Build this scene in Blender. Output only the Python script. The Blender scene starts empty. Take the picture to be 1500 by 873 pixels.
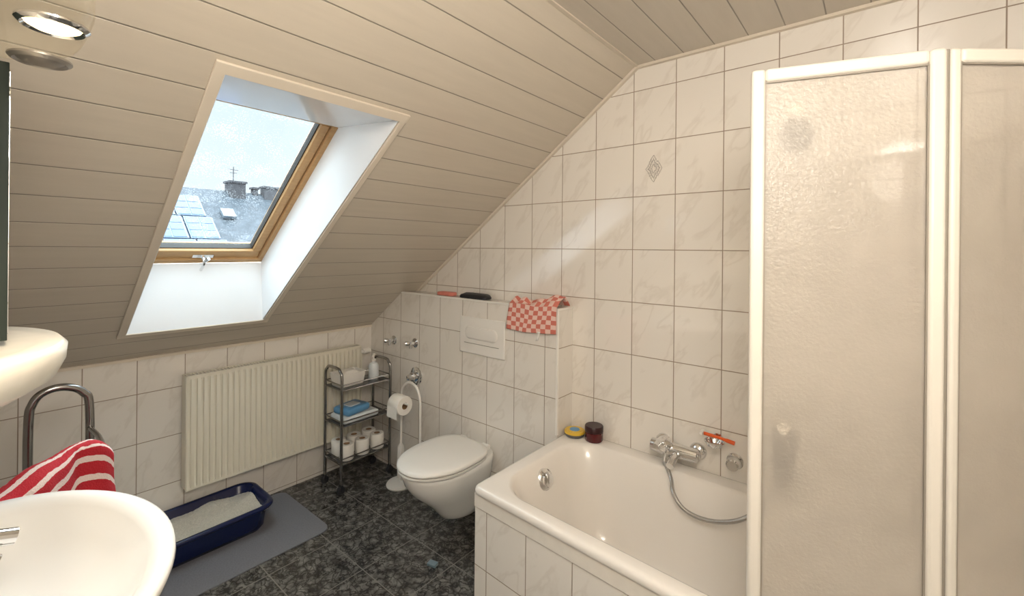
import bpy, bmesh, math, random
from mathutils import Vector, Matrix, noise
random.seed(4)
CZ=1.52
scene=bpy.context.scene
COL=scene.collection
try:
    scene.view_settings.view_transform='Standard'
except Exception: pass

# ------------------------------------------------------------ materials
def newmat(name):
    m=bpy.data.materials.new(name); m.use_nodes=True
    nt=m.node_tree; nt.nodes.clear()
    out=nt.nodes.new('ShaderNodeOutputMaterial')
    return m,nt,out
def N(nt,typ,**kw):
    n=nt.nodes.new(typ)
    for k,v in kw.items():
        if k in n.inputs.keys(): n.inputs[k].default_value=v
        else: setattr(n,k,v)
    return n
def pbsdf(nt,out,col=(.8,.8,.8),rough=.5,metal=0.,**kw):
    b=nt.nodes.new('ShaderNodeBsdfPrincipled')
    b.inputs['Base Color'].default_value=(*col,1); b.inputs['Roughness'].default_value=rough
    b.inputs['Metallic'].default_value=metal
    for k,v in kw.items():
        b.inputs[k].default_value=v
    nt.links.new(b.outputs[0],out.inputs[0]); return b
def srgb(r,g,b):
    def f(c):
        c/=255.; return c/12.92 if c<=.04045 else ((c+.055)/1.055)**2.4
    return (f(r),f(g),f(b))
def simple(name,col,rough=.5,metal=0.,nscale=30,namt=.06,bump=0.,**kw):
    m,nt,out=newmat(name)
    b=pbsdf(nt,out,col,rough,metal,**kw)
    tc=N(nt,'ShaderNodeTexCoord')
    no=N(nt,'ShaderNodeTexNoise'); no.inputs['Scale'].default_value=nscale; no.inputs['Detail'].default_value=4
    nt.links.new(tc.outputs['Object'],no.inputs['Vector'])
    mx=N(nt,'ShaderNodeMix',data_type='RGBA')
    mx.inputs[6].default_value=(*[c*(1-namt) for c in col],1); mx.inputs[7].default_value=(*[min(1,c*(1+namt)) for c in col],1)
    nt.links.new(no.outputs[0],mx.inputs[0]); nt.links.new(mx.outputs[2],b.inputs['Base Color'])
    if bump>0:
        bp=N(nt,'ShaderNodeBump'); bp.inputs['Strength'].default_value=bump; bp.inputs['Distance'].default_value=.003
        nt.links.new(no.outputs[0],bp.inputs['Height']); nt.links.new(bp.outputs[0],b.inputs['Normal'])
    return m
def math_n(nt,op,a,b=None,c=None):
    n=N(nt,'ShaderNodeMath',operation=op)
    for i,v in enumerate((a,b,c)):
        if v is None: continue
        if isinstance(v,(int,float)): n.inputs[i].default_value=v
        else: nt.links.new(v,n.inputs[i])
    return n.outputs[0]
def tile_mat(name,axis,phu,phv=.02,w=.2,h=.25,base=srgb(238,232,223),dark=srgb(230,223,213),grout=srgb(152,134,116)):
    m,nt,out=newmat(name)
    b=pbsdf(nt,out,base,.12)
    b.inputs['Specular IOR Level'].default_value=1.0
    geo=N(nt,'ShaderNodeNewGeometry'); sp=N(nt,'ShaderNodeSeparateXYZ'); nt.links.new(geo.outputs['Position'],sp.inputs[0])
    U=math_n(nt,'ADD',sp.outputs[axis],20*w-phu); V=math_n(nt,'ADD',sp.outputs[2],20*h-phv)
    cb=N(nt,'ShaderNodeCombineXYZ'); nt.links.new(U,cb.inputs[0]); nt.links.new(V,cb.inputs[1])
    br=N(nt,'ShaderNodeTexBrick'); br.offset=0; br.squash=1
    br.inputs['Scale'].default_value=1; br.inputs['Mortar Size'].default_value=.002; br.inputs['Mortar Smooth'].default_value=.15
    br.inputs['Brick Width'].default_value=w; br.inputs['Row Height'].default_value=h
    nt.links.new(cb.outputs[0],br.inputs['Vector'])
    fu=math_n(nt,'FLOOR',math_n(nt,'DIVIDE',U,w)); fv=math_n(nt,'FLOOR',math_n(nt,'DIVIDE',V,h))
    c2=N(nt,'ShaderNodeCombineXYZ'); nt.links.new(fu,c2.inputs[0]); nt.links.new(fv,c2.inputs[1])
    wn=N(nt,'ShaderNodeTexWhiteNoise',noise_dimensions='2D'); nt.links.new(c2.outputs[0],wn.inputs['Vector'])
    sc=N(nt,'ShaderNodeVectorMath',operation='SCALE'); nt.links.new(wn.outputs['Color'],sc.inputs[0]); sc.inputs['Scale'].default_value=7
    ad=N(nt,'ShaderNodeVectorMath',operation='ADD'); nt.links.new(cb.outputs[0],ad.inputs[0]); nt.links.new(sc.outputs[0],ad.inputs[1])
    mr=N(nt,'ShaderNodeMapping'); mr.inputs['Rotation'].default_value=(0,0,math.radians(-55)); nt.links.new(ad.outputs[0],mr.inputs[0])
    mp=N(nt,'ShaderNodeMapping'); mp.inputs['Scale'].default_value=(1,2.6,1)
    nt.links.new(mr.outputs[0],mp.inputs[0])
    no=N(nt,'ShaderNodeTexNoise'); no.inputs['Scale'].default_value=5; no.inputs['Detail'].default_value=4; no.inputs['Distortion'].default_value=.4
    nt.links.new(mp.outputs[0],no.inputs['Vector'])
    cr=N(nt,'ShaderNodeValToRGB'); e=cr.color_ramp.elements
    e[0].position=.0; e[0].color=(*base,1); e[1].position=1; e[1].color=(*base,1)
    for p,c in ((.53,base),(.60,dark),(.65,base)):
        x=cr.color_ramp.elements.new(p); x.color=(*c,1)
    nt.links.new(no.outputs[0],cr.inputs[0])
    mx=N(nt,'ShaderNodeMix',data_type='RGBA'); nt.links.new(br.outputs['Fac'],mx.inputs[0]); nt.links.new(cr.outputs[0],mx.inputs[6]); mx.inputs[7].default_value=(*grout,1)
    nt.links.new(mx.outputs[2],b.inputs['Base Color'])
    r=math_n(nt,'MULTIPLY_ADD',br.outputs['Fac'],.6,.07); nt.links.new(r,b.inputs['Roughness'])
    bp=N(nt,'ShaderNodeBump',invert=True); bp.inputs['Strength'].default_value=.5; bp.inputs['Distance'].default_value=.002
    nt.links.new(br.outputs['Fac'],bp.inputs['Height']); nt.links.new(bp.outputs[0],b.inputs['Normal'])
    return m
def plank_mat(name,kind,col=srgb(208,198,182)):
    m,nt,out=newmat(name); b=pbsdf(nt,out,col,.26)
    geo=N(nt,'ShaderNodeNewGeometry'); sp=N(nt,'ShaderNodeSeparateXYZ'); nt.links.new(geo.outputs['Position'],sp.inputs[0])
    k=(1/math.cos(math.atan(.724))) if kind=='slope' else 1
    s=math_n(nt,'MULTIPLY_ADD',sp.outputs[0],k,20.0)
    pw=.128
    fr=math_n(nt,'FRACT',math_n(nt,'DIVIDE',s,pw)); idx=math_n(nt,'FLOOR',math_n(nt,'DIVIDE',s,pw))
    d=math_n(nt,'ABSOLUTE',math_n(nt,'SUBTRACT',fr,.5))
    g=N(nt,'ShaderNodeMapRange'); g.inputs['From Min'].default_value=.478; g.inputs['From Max'].default_value=.492
    nt.links.new(d,g.inputs['Value'])
    cb=N(nt,'ShaderNodeCombineXYZ'); nt.links.new(math_n(nt,'MULTIPLY',s,14.),cb.inputs[0]); nt.links.new(math_n(nt,'MULTIPLY',sp.outputs[1],1.3),cb.inputs[1]); nt.links.new(math_n(nt,'MULTIPLY',idx,3.7),cb.inputs[2])
    no=N(nt,'ShaderNodeTexNoise'); no.inputs['Scale'].default_value=2.5; no.inputs['Detail'].default_value=6; no.inputs['Roughness'].default_value=.6
    nt.links.new(cb.outputs[0],no.inputs['Vector'])
    mx=N(nt,'ShaderNodeMix',data_type='RGBA'); mx.inputs[6].default_value=(*[c*.92 for c in col],1); mx.inputs[7].default_value=(*[min(1,c*1.06) for c in col],1)
    nt.links.new(no.outputs[0],mx.inputs[0])
    m2=N(nt,'ShaderNodeMix',data_type='RGBA'); nt.links.new(g.outputs[0],m2.inputs[0]); nt.links.new(mx.outputs[2],m2.inputs[6]); m2.inputs[7].default_value=(*[c*.52 for c in col],1)
    nt.links.new(m2.outputs[2],b.inputs['Base Color'])
    bp=N(nt,'ShaderNodeBump',invert=True); bp.inputs['Strength'].default_value=.6; bp.inputs['Distance'].default_value=.004
    nt.links.new(g.outputs[0],bp.inputs['Height']); nt.links.new(bp.outputs[0],b.inputs['Normal'])
    return m
def floor_mat():
    m,nt,out=newmat('slate_floor_tile'); b=pbsdf(nt,out,(.05,.05,.05),.24)
    geo=N(nt,'ShaderNodeNewGeometry')
    mp=N(nt,'ShaderNodeMapping'); mp.inputs['Location'].default_value=(6.0+.07,6.0+.02,0); nt.links.new(geo.outputs['Position'],mp.inputs[0])
    br=N(nt,'ShaderNodeTexBrick'); br.offset=0
    br.inputs['Scale'].default_value=1; br.inputs['Mortar Size'].default_value=.0026; br.inputs['Brick Width'].default_value=.3; br.inputs['Row Height'].default_value=.3; br.inputs['Mortar Smooth'].default_value=.1
    nt.links.new(mp.outputs[0],br.inputs['Vector'])
    n1=N(nt,'ShaderNodeTexNoise'); n1.inputs['Scale'].default_value=9; n1.inputs['Detail'].default_value=6; nt.links.new(geo.outputs['Position'],n1.inputs['Vector'])
    ad=N(nt,'ShaderNodeVectorMath',operation='MULTIPLY_ADD'); nt.links.new(n1.outputs['Color'],ad.inputs[0]); ad.inputs[1].default_value=(.2,.2,.2); nt.links.new(geo.outputs['Position'],ad.inputs[2])
    vo=N(nt,'ShaderNodeTexVoronoi',feature='DISTANCE_TO_EDGE'); vo.inputs['Scale'].default_value=26; nt.links.new(ad.outputs[0],vo.inputs['Vector'])
    cr=N(nt,'ShaderNodeValToRGB'); e=cr.color_ramp.elements; e[0].position=.0; e[0].color=(.014,.013,.0125,1); e[1].position=.12; e[1].color=(.125,.12,.112,1)
    nt.links.new(vo.outputs['Distance'],cr.inputs[0])
    n2=N(nt,'ShaderNodeTexNoise'); n2.inputs['Scale'].default_value=20; n2.inputs['Detail'].default_value=8; n2.inputs['Roughness'].default_value=.65; nt.links.new(geo.outputs['Position'],n2.inputs['Vector'])
    c2=N(nt,'ShaderNodeValToRGB'); e=c2.color_ramp.elements; e[0].position=.39; e[0].color=(.30,.30,.31,1); e[1].position=.63; e[1].color=(1.6,1.58,1.54,1)
    nt.links.new(n2.outputs[0],c2.inputs[0])
    mu=N(nt,'ShaderNodeMix',data_type='RGBA',blend_type='MULTIPLY'); mu.inputs[0].default_value=1; nt.links.new(cr.outputs[0],mu.inputs[6]); nt.links.new(c2.outputs[0],mu.inputs[7])
    mx=N(nt,'ShaderNodeMix',data_type='RGBA'); nt.links.new(br.outputs['Fac'],mx.inputs[0]); nt.links.new(mu.outputs[2],mx.inputs[6]); mx.inputs[7].default_value=(.20,.185,.165,1)
    nt.links.new(mx.outputs[2],b.inputs['Base Color'])
    bp=N(nt,'ShaderNodeBump'); bp.inputs['Strength'].default_value=.3; bp.inputs['Distance'].default_value=.004; nt.links.new(n2.outputs[0],bp.inputs['Height']); nt.links.new(bp.outputs[0],b.inputs['Normal'])
    return m
def wood_mat(name,c1,c2,axis_scale=(3,3,40),rough=.4):
    m,nt,out=newmat(name); b=pbsdf(nt,out,c1,rough)
    tc=N(nt,'ShaderNodeTexCoord'); mp=N(nt,'ShaderNodeMapping'); mp.inputs['Scale'].default_value=axis_scale
    nt.links.new(tc.outputs['Object'],mp.inputs[0])
    no=N(nt,'ShaderNodeTexNoise'); no.inputs['Scale'].default_value=3; no.inputs['Detail'].default_value=6; no.inputs['Distortion'].default_value=1
    nt.links.new(mp.outputs[0],no.inputs['Vector'])
    mx=N(nt,'ShaderNodeMix',data_type='RGBA'); mx.inputs[6].default_value=(*c1,1); mx.inputs[7].default_value=(*c2,1)
    nt.links.new(no.outputs[0],mx.inputs[0]); nt.links.new(mx.outputs[2],b.inputs['Base Color']); return m
def window_glass_mat():
    m,nt,out=newmat('wet_window_glass')
    tr=N(nt,'ShaderNodeBsdfTransparent'); gl=N(nt,'ShaderNodeBsdfGlossy'); gl.inputs['Roughness'].default_value=.02
    mx=N(nt,'ShaderNodeMixShader'); mx.inputs[0].default_value=.02; nt.links.new(tr.outputs[0],mx.inputs[1]); nt.links.new(gl.outputs[0],mx.inputs[2])
    tc=N(nt,'ShaderNodeTexCoord'); vo=N(nt,'ShaderNodeTexVoronoi'); vo.inputs['Scale'].default_value=120; nt.links.new(tc.outputs['Object'],vo.inputs['Vector'])
    no=N(nt,'ShaderNodeTexNoise'); no.inputs['Scale'].default_value=9; nt.links.new(tc.outputs['Object'],no.inputs['Vector'])
    th=math_n(nt,'MULTIPLY_ADD',no.outputs[0],.9,-.2)
    ms=math_n(nt,'MULTIPLY',math_n(nt,'LESS_THAN',vo.outputs['Distance'],th),.07)
    df=N(nt,'ShaderNodeBsdfTranslucent'); df.inputs[0].default_value=(.8,.86,.9,1)
    m2=N(nt,'ShaderNodeMixShader'); nt.links.new(ms,m2.inputs[0]); nt.links.new(mx.outputs[0],m2.inputs[1]); nt.links.new(df.outputs[0],m2.inputs[2])
    nt.links.new(m2.outputs[0],out.inputs[0]); return m
def frosted_mat():
    m,nt,out=newmat('frosted_acrylic_pane')
    c=(*srgb(245,239,230),1)
    df=N(nt,'ShaderNodeBsdfDiffuse'); df.inputs[0].default_value=c
    tl=N(nt,'ShaderNodeBsdfTranslucent'); tl.inputs[0].default_value=c
    rf=N(nt,'ShaderNodeBsdfRefraction'); rf.inputs['Roughness'].default_value=.19; rf.inputs['IOR'].default_value=1.06; rf.inputs[0].default_value=(.98,.97,.95,1)
    gl=N(nt,'ShaderNodeBsdfGlossy'); gl.inputs['Roughness'].default_value=.3
    a=N(nt,'ShaderNodeMixShader'); a.inputs[0].default_value=.5; nt.links.new(df.outputs[0],a.inputs[1]); nt.links.new(tl.outputs[0],a.inputs[2])
    tc=N(nt,'ShaderNodeTexCoord')
    nw=N(nt,'ShaderNodeTexNoise'); nw.inputs['Scale'].default_value=2.2; nw.inputs['Detail'].default_value=4; nt.links.new(tc.outputs['Object'],nw.inputs['Vector'])
    mr=N(nt,'ShaderNodeMapRange'); mr.inputs['From Min'].default_value=.35; mr.inputs['From Max'].default_value=.65; mr.inputs['To Min'].default_value=.52; mr.inputs['To Max'].default_value=.66; nt.links.new(nw.outputs[0],mr.inputs['Value'])
    b=N(nt,'ShaderNodeMixShader'); nt.links.new(mr.outputs[0],b.inputs[0]); nt.links.new(a.outputs[0],b.inputs[1]); nt.links.new(rf.outputs[0],b.inputs[2])
    g=N(nt,'ShaderNodeMixShader'); g.inputs[0].default_value=.04; nt.links.new(b.outputs[0],g.inputs[1]); nt.links.new(gl.outputs[0],g.inputs[2])
    vo=N(nt,'ShaderNodeTexVoronoi'); vo.inputs['Scale'].default_value=105; nt.links.new(tc.outputs['Object'],vo.inputs['Vector'])
    mp=N(nt,'ShaderNodeMapping'); mp.inputs['Scale'].default_value=(9,9,2.6); nt.links.new(tc.outputs['Object'],mp.inputs[0])
    n3=N(nt,'ShaderNodeTexNoise'); n3.inputs['Scale'].default_value=1; n3.inputs['Detail'].default_value=3; nt.links.new(mp.outputs[0],n3.inputs['Vector'])
    drop=math_n(nt,'MULTIPLY',math_n(nt,'LESS_THAN',vo.outputs['Distance'],.36),math_n(nt,'GREATER_THAN',n3.outputs[0],.54))
    fine=N(nt,'ShaderNodeTexNoise'); fine.inputs['Scale'].default_value=120; nt.links.new(tc.outputs['Object'],fine.inputs['Vector'])
    hg=math_n(nt,'MULTIPLY_ADD',fine.outputs[0],1.0,math_n(nt,'MULTIPLY',drop,1.4))
    bp=N(nt,'ShaderNodeBump'); bp.inputs['Strength'].default_value=.9; bp.inputs['Distance'].default_value=.0025; nt.links.new(hg,bp.inputs['Height'])
    for s in (df,gl): nt.links.new(bp.outputs[0],s.inputs['Normal'])
    nt.links.new(g.outputs[0],out.inputs[0]); return m
def canopy_mat():
    m,nt,out=newmat('clear_acrylic')
    b=pbsdf(nt,out,srgb(236,226,206),.08); o=b.outputs[0]
    tr=N(nt,'ShaderNodeBsdfTransparent'); tr.inputs[0].default_value=(.98,.97,.94,1)
    mx=N(nt,'ShaderNodeMixShader'); mx.inputs[0].default_value=.74; nt.links.new(o,mx.inputs[1]); nt.links.new(tr.outputs[0],mx.inputs[2]); nt.links.new(mx.outputs[0],out.inputs[0])
    return m
def uv_mat(name,kind,c1,c2,n=(8,8),rough=.9,duty=.5):
    m,nt,out=newmat(name); b=pbsdf(nt,out,c1,rough)
    uv=N(nt,'ShaderNodeUVMap'); sp=N(nt,'ShaderNodeSeparateXYZ'); nt.links.new(uv.outputs[0],sp.inputs[0])
    if kind=='stripe':
        f=math_n(nt,'GREATER_THAN',math_n(nt,'FRACT',math_n(nt,'MULTIPLY',sp.outputs[1],n[1])),duty)
    else:
        a=math_n(nt,'GREATER_THAN',math_n(nt,'FRACT',math_n(nt,'MULTIPLY',sp.outputs[0],n[0])),.5)
        c=math_n(nt,'GREATER_THAN',math_n(nt,'FRACT',math_n(nt,'MULTIPLY',sp.outputs[1],n[1])),.5)
        f=math_n(nt,'ABSOLUTE',math_n(nt,'SUBTRACT',a,c))
    mx=N(nt,'ShaderNodeMix',data_type='RGBA'); nt.links.new(f,mx.inputs[0]); mx.inputs[6].default_value=(*c1,1); mx.inputs[7].default_value=(*c2,1)
    nt.links.new(mx.outputs[2],b.inputs['Base Color'])
    tc=N(nt,'ShaderNodeTexCoord'); no=N(nt,'ShaderNodeTexNoise'); no.inputs['Scale'].default_value=260; nt.links.new(tc.outputs['Object'],no.inputs['Vector'])
    bp=N(nt,'ShaderNodeBump'); bp.inputs['Strength'].default_value=.9; bp.inputs['Distance'].default_value=.003; nt.links.new(no.outputs[0],bp.inputs['Height']); nt.links.new(bp.outputs[0],b.inputs['Normal'])
    return m
def emis(name,col,st):
    m,nt,out=newmat(name); e=N(nt,'ShaderNodeEmission'); e.inputs[0].default_value=(*col,1); e.inputs[1].default_value=st
    nt.links.new(e.outputs[0],out.inputs[0]); return m

M_chrome=simple('chrome',(.78,.78,.78),.1,1.,namt=.02)
M_dchrome=simple('dark_chrome',(.33,.32,.31),.2,1.,namt=.05)
M_ceram=simple('white_ceramic',srgb(240,237,231),.08,0,nscale=3,namt=.01)
M_plast=simple('white_plastic',srgb(240,236,229),.3,0,nscale=5,namt=.01)
M_enam=simple('bath_enamel',srgb(239,233,225),.1,0,nscale=3,namt=.01)
M_rad=simple('cream_radiator_enamel',srgb(234,228,211),.35,0,nscale=5,namt=.02)
M_trim=simple('cream_trim',srgb(224,213,196),.4,0,nscale=10,namt=.04)
M_reveal=simple('white_gloss_reveal',srgb(246,248,250),.12,0,nscale=3,namt=.02)
M_alu=simple('cream_profile',srgb(234,228,217),.32,0,nscale=6,namt=.02)
M_wood=wood_mat('pine_window_frame',srgb(206,168,118),srgb(176,134,86),(30,4,30))
M_gask=simple('dark_gasket',(.05,.045,.04),.6)
M_seal=simple('grey_seal',srgb(150,143,132),.5)
M_frost=frosted_mat()
M_wglass=window_glass_mat()
M_navy=simple('navy_plastic',srgb(14,26,68),.22,0,nscale=5,namt=.05)
M_litter=simple('cat_litter',srgb(206,200,186),.95,0,nscale=150,namt=.35,bump=1.)
M_mat=simple('grey_mat',srgb(122,122,128),.95,0,nscale=120,namt=.16,bump=.8)
M_paper=simple('tissue_paper',srgb(242,238,230),.95,0,nscale=60,namt=.03,bump=.2)
M_card=simple('cardboard_tube',srgb(150,120,90),.9)
M_shelfglass=simple('smoked_shelf',(.12,.12,.12),.15,.4)
M_blue=simple('blue_film',srgb(100,158,204),.3)
M_whitef=simple('white_film',srgb(225,230,232),.3,0,nscale=12,namt=.1)
M_black=simple('black_nylon',(.015,.015,.018),.5,0,nscale=40,bump=.5)
M_pink=simple('salmon_print',srgb(214,130,116),.5,0,nscale=25,namt=.3)
M_yellow=simple('yellow_plastic',srgb(226,186,62),.3)
M_dred=simple('dark_red_plastic',srgb(84,22,26),.2)
M_orange=simple('orange_plastic',srgb(232,98,40),.3)
M_hose=simple('hose_metal',(.55,.55,.55),.25,1.)
M_mirror=simple('mirror_silver',(.9,.9,.9),.02,1.,namt=.0)
M_dgreen=simple('dark_green_edge',srgb(24,36,28),.7,0)
M_cream=canopy_mat()
M_shelfw=simple('shelf_lacquer',srgb(242,236,222),.2)
M_halo=emis('halogen_glow',(1,.78,.42),4.5)
M_off=simple('halogen_reflector',(.40,.37,.33),.35,.6)
M_orn=simple('grey_ornament_glaze',srgb(184,178,170),.2,0,nscale=90,namt=.2)

# ------------------------------------------------------------ mesh builder
def catmull(pts,n=8):
    P=[Vector(p) for p in pts]
    if len(P)<3: return P
    P=[P[0]*2-P[1]]+P+[P[-1]*2-P[-2]]
    o=[]
    for i in range(1,len(P)-2):
        for k in range(n):
            t=k/n; a,b,c,d=P[i-1:i+3]
            o.append(.5*((2*b)+(c-a)*t+(2*a-5*b+4*c-d)*t*t+(3*b-a-3*c+d)*t**3))
    o.append(P[-2]); return o
class MB:
    def __init__(s): s.v=[]; s.f=[]; s.uv=None; s.mi=[]; s.cur=0
    def add(s,v,f):
        o=len(s.v); s.v+= [Vector(p) for p in v]; s.f+=[tuple(i+o for i in q) for q in f]; s.mi+=[s.cur]*len(f); return s
    def box(s,a,b):
        x0,y0,z0=a;x1,y1,z1=b
        return s.add([(x0,y0,z0),(x1,y0,z0),(x1,y1,z0),(x0,y1,z0),(x0,y0,z1),(x1,y0,z1),(x1,y1,z1),(x0,y1,z1)],
          [(0,3,2,1),(4,5,6,7),(0,1,5,4),(1,2,6,5),(2,3,7,6),(3,0,4,7)])
    def obox(s,o,ax,ay,az):
        o,ax,ay,az=map(Vector,(o,ax,ay,az))
        c=[o,o+ax,o+ax+ay,o+ay]; c=c+[p+az for p in c]
        return s.add(c,[(0,3,2,1),(4,5,6,7),(0,1,5,4),(1,2,6,5),(2,3,7,6),(3,0,4,7)])
    def prism(s,poly,d):
        n=len(poly); d=Vector(d); P=[Vector(p) for p in poly]
        return s.add(P+[p+d for p in P],[tuple(range(n))[::-1],tuple(range(n,2*n))]+[(i,(i+1)%n,(i+1)%n+n,i+n) for i in range(n)])
    def loft(s,loops,c0=True,c1=True):
        n=len(loops[0]); v=[];f=[]
        for l in loops: v+=list(l)
        for k in range(len(loops)-1):
            for i in range(n):
                j=(i+1)%n; f.append((k*n+i,k*n+j,(k+1)*n+j,(k+1)*n+i))
        if c0: f.append(tuple(range(n))[::-1])
        if c1: f.append(tuple(range((len(loops)-1)*n,len(loops)*n)))
        return s.add(v,f)
    def tube(s,pts,r,n=12,smooth=True,closed=False):
        P=catmull(pts) if smooth else [Vector(p) for p in pts]
        loops=[]; t=(P[1]-P[0]).normalized(); u=t.orthogonal().normalized()
        for i,p in enumerate(P):
            if closed: t=(P[(i+1)%len(P)]-P[i-1]).normalized()
            else: t=(P[min(i+1,len(P)-1)]-P[max(i-1,0)]).normalized()
            u=(u-t*u.dot(t)).normalized(); w=t.cross(u)
            rr=r[i*len(r)//len(P)] if isinstance(r,(list,tuple)) else r
            loops.append([p+rr*(math.cos(2*math.pi*k/n)*u+math.sin(2*math.pi*k/n)*w) for k in range(n)])
        if closed: loops.append(loops[0]); return s.loft(loops,False,False)
        return s.loft(loops)
    def cyl(s,a,b,r,r2=None,n=24):
        r2=r if r2 is None else r2
        a=Vector(a);b=Vector(b);t=(b-a).normalized();u=t.orthogonal().normalized();w=t.cross(u)
        return s.loft([[p+q*(math.cos(2*math.pi*k/n)*u+math.sin(2*math.pi*k/n)*w) for k in range(n)] for p,q in ((a,r),(b,r2))])
    def lathe(s,o,axis,prof,n=32,c0=True,c1=True):
        o=Vector(o);t=Vector(axis).normalized();u=t.orthogonal().normalized();w=t.cross(u)
        return s.loft([[o+t*h+r*(math.cos(2*math.pi*k/n)*u+math.sin(2*math.pi*k/n)*w) for k in range(n)] for h,r in prof],c0,c1)
    def grid(s,nu,nv,fn):
        o=len(s.v); s.uv=s.uv or {}
        for j in range(nv+1):
            for i in range(nu+1):
                s.uv[len(s.v)]=(i/nu,j/nv); s.v.append(Vector(fn(i/nu,j/nv)))
        for j in range(nv):
            for i in range(nu):
                a=o+j*(nu+1)+i; s.f.append((a,a+1,a+nu+2,a+nu+1)); s.mi.append(s.cur)
        return s
    def obj(s,name,mats,parent=None,bevel=0,smooth=True,thick=0,sub=0,ang=38,kind=None,label=None,category=None,group=None,segs=2):
        xs=[p.x for p in s.v]; ys=[p.y for p in s.v]; zs=[p.z for p in s.v]
        o=Vector(((min(xs)+max(xs))/2,(min(ys)+max(ys))/2,min(zs)))
        me=bpy.data.meshes.new(name); me.from_pydata([p-o for p in s.v],[],s.f); me.update()
        if not isinstance(mats,(list,tuple)): mats=[mats]
        for m in mats: me.materials.append(m)
        for p,i in zip(me.polygons,s.mi): p.material_index=i
        if s.uv:
            l=me.uv_layers.new(name='UVMap')
            for lp in me.loops: l.data[lp.index].uv=s.uv.get(lp.vertex_index,(0,0))
        bm=bmesh.new(); bm.from_mesh(me)
        if not s.uv: bmesh.ops.recalc_face_normals(bm,faces=bm.faces)
        bm.to_mesh(me); bm.free()
        if smooth:
            for p in me.polygons: p.use_smooth=True
            me.set_sharp_from_angle(angle=math.radians(ang))
        ob=bpy.data.objects.new(name,me); ob.location=o; COL.objects.link(ob)
        if parent is not None: setparent(ob,parent)
        if thick:
            q=ob.modifiers.new('s','SOLIDIFY'); q.thickness=thick; q.offset=0
        if bevel:
            q=ob.modifiers.new('b','BEVEL'); q.width=bevel; q.segments=segs; q.limit_method='ANGLE'; q.angle_limit=math.radians(40); q.harden_normals=False
        if sub:
            q=ob.modifiers.new('u','SUBSURF'); q.levels=sub; q.render_levels=sub
        if kind: ob['kind']=kind
        if label: ob['label']=label
        if category: ob['category']=category
        if group: ob['group']=group
        return ob
def setparent(ob,p):
    ob.parent=p
    ob.matrix_parent_inverse=Matrix.Translation(-p.location.copy())
def empty(name,loc,label,category,group=None):
    e=bpy.data.objects.new(name,None); e.location=loc; e.empty_display_size=.05; COL.objects.link(e)
    e['label']=label; e['category']=category
    if group: e['group']=group
    return e
def dup(root,delta,label=None):
    kids=[c for c in bpy.data.objects if c.parent==root]
    n=root.copy(); COL.objects.link(n); n.location=root.location+Vector(delta)
    if label: n['label']=label
    for c in kids:
        k=c.copy(); COL.objects.link(k); k.parent=n
        k.matrix_parent_inverse=Matrix.Translation(-root.location)
    return n
def rrect(cx,cy,hx,hy,r,z,n=8):
    o=[]
    for (sx,sy,a0) in ((1,1,0),(-1,1,90),(-1,-1,180),(1,-1,270)):
        for k in range(n+1):
            a=math.radians(a0+90*k/n)
            o.append(Vector((cx+sx*(hx-r)+r*math.cos(a),cy+sy*(hy-r)+r*math.sin(a),z)))
    return o
def ellipse(cx,cy,a,b,z,n=64,ymin=None):
    o=[]
    for k in range(n):
        t=2*math.pi*k/n; y=cy+b*math.sin(t)
        if ymin is not None: y=max(y,ymin)
        o.append(Vector((cx+a*math.cos(t),y,z)))
    return o
def P3(px,py,y):
    u=(px-750)/653.; v=(364+.009*(px-750)-py)/653.
    dx=-.637+.770*u; dy=.770+.637*u; t=y/dy
    return Vector((dx*t,y,CZ+v*t))

# ------------------------------------------------------------ room geometry
KX=-2.867; GY=2.0; RX=.46; BY=-.2; LY=1.86; LX=-1.24
SL=.724; TH=math.atan(SL)
def sh(x): return CZ+1.511+SL*x
CEIL=CZ+.865; XR=(.865-1.511)/SL
KT=sh(KX)
LT=CZ-.305; XLT=(-.305-1.511)/SL
T_gable=tile_mat('white_marbled_tile_gable',0,-.91)
T_knee=tile_mat('white_marbled_tile_knee',1,.128)
T_ledge=tile_mat('white_marbled_tile_ledge',0,-1.315)
T_side=tile_mat('white_marbled_tile_side',1,1.87)
T_bath=tile_mat('white_marbled_tile_bath',0,-1.171,phv=.015)
T_back=tile_mat('white_marbled_tile_back',0,-.9)
T_right=tile_mat('white_marbled_tile_right',1,.1)
th=.05
MB().box((KX-.05,BY-.05,-.06),(RX+.05,GY+.05,0)).obj('floor',floor_mat(),kind='structure',smooth=False)
MB().box((KX-th,BY-th,0),(KX,GY+th,KT)).obj('wall_knee',T_knee,kind='structure',smooth=False)
gab=MB().prism([(KX,GY,0),(RX,GY,0),(RX,GY,CEIL),(XR,GY,CEIL),(KX,GY,KT)],(0,th,0)).obj('wall_gable',T_gable,kind='structure',smooth=False)
MB().prism([(KX,BY-th,0),(RX,BY-th,0),(RX,BY-th,CEIL),(XR,BY-th,CEIL),(KX,BY-th,KT)],(0,th,0)).obj('wall_basin',T_back,kind='structure',smooth=False)
MB().box((RX,BY-th,0),(RX+th,GY+th,CEIL)).obj('wall_end',T_right,kind='structure',smooth=False)
MB().prism([(KX,LY,0),(LX,LY,0),(LX,LY,LT),(XLT,LY,LT),(KX,LY,KT)],(0,GY-LY,0)).obj('wall_ledge',[T_ledge],kind='structure',smooth=False)
MB().box((LX,LY+.001,.58),(LX+.002,GY,LT)).obj('wall_ledge_side',T_side,kind='structure',smooth=False)
MB().box((XR,BY-th,CEIL),(RX+th,GY+th,CEIL+.05)).obj('ceiling',plank_mat('flat_ceiling_planks','flat',srgb(208,199,185)),kind='structure',smooth=False)
OX0,OX1,OY0,OY1=-2.645,-1.415,.445,1.03
def sp(x,y,n=0):
    return Vector((x+n*math.sin(TH),y,sh(x)-n*math.cos(TH)))
mb=MB()
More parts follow.
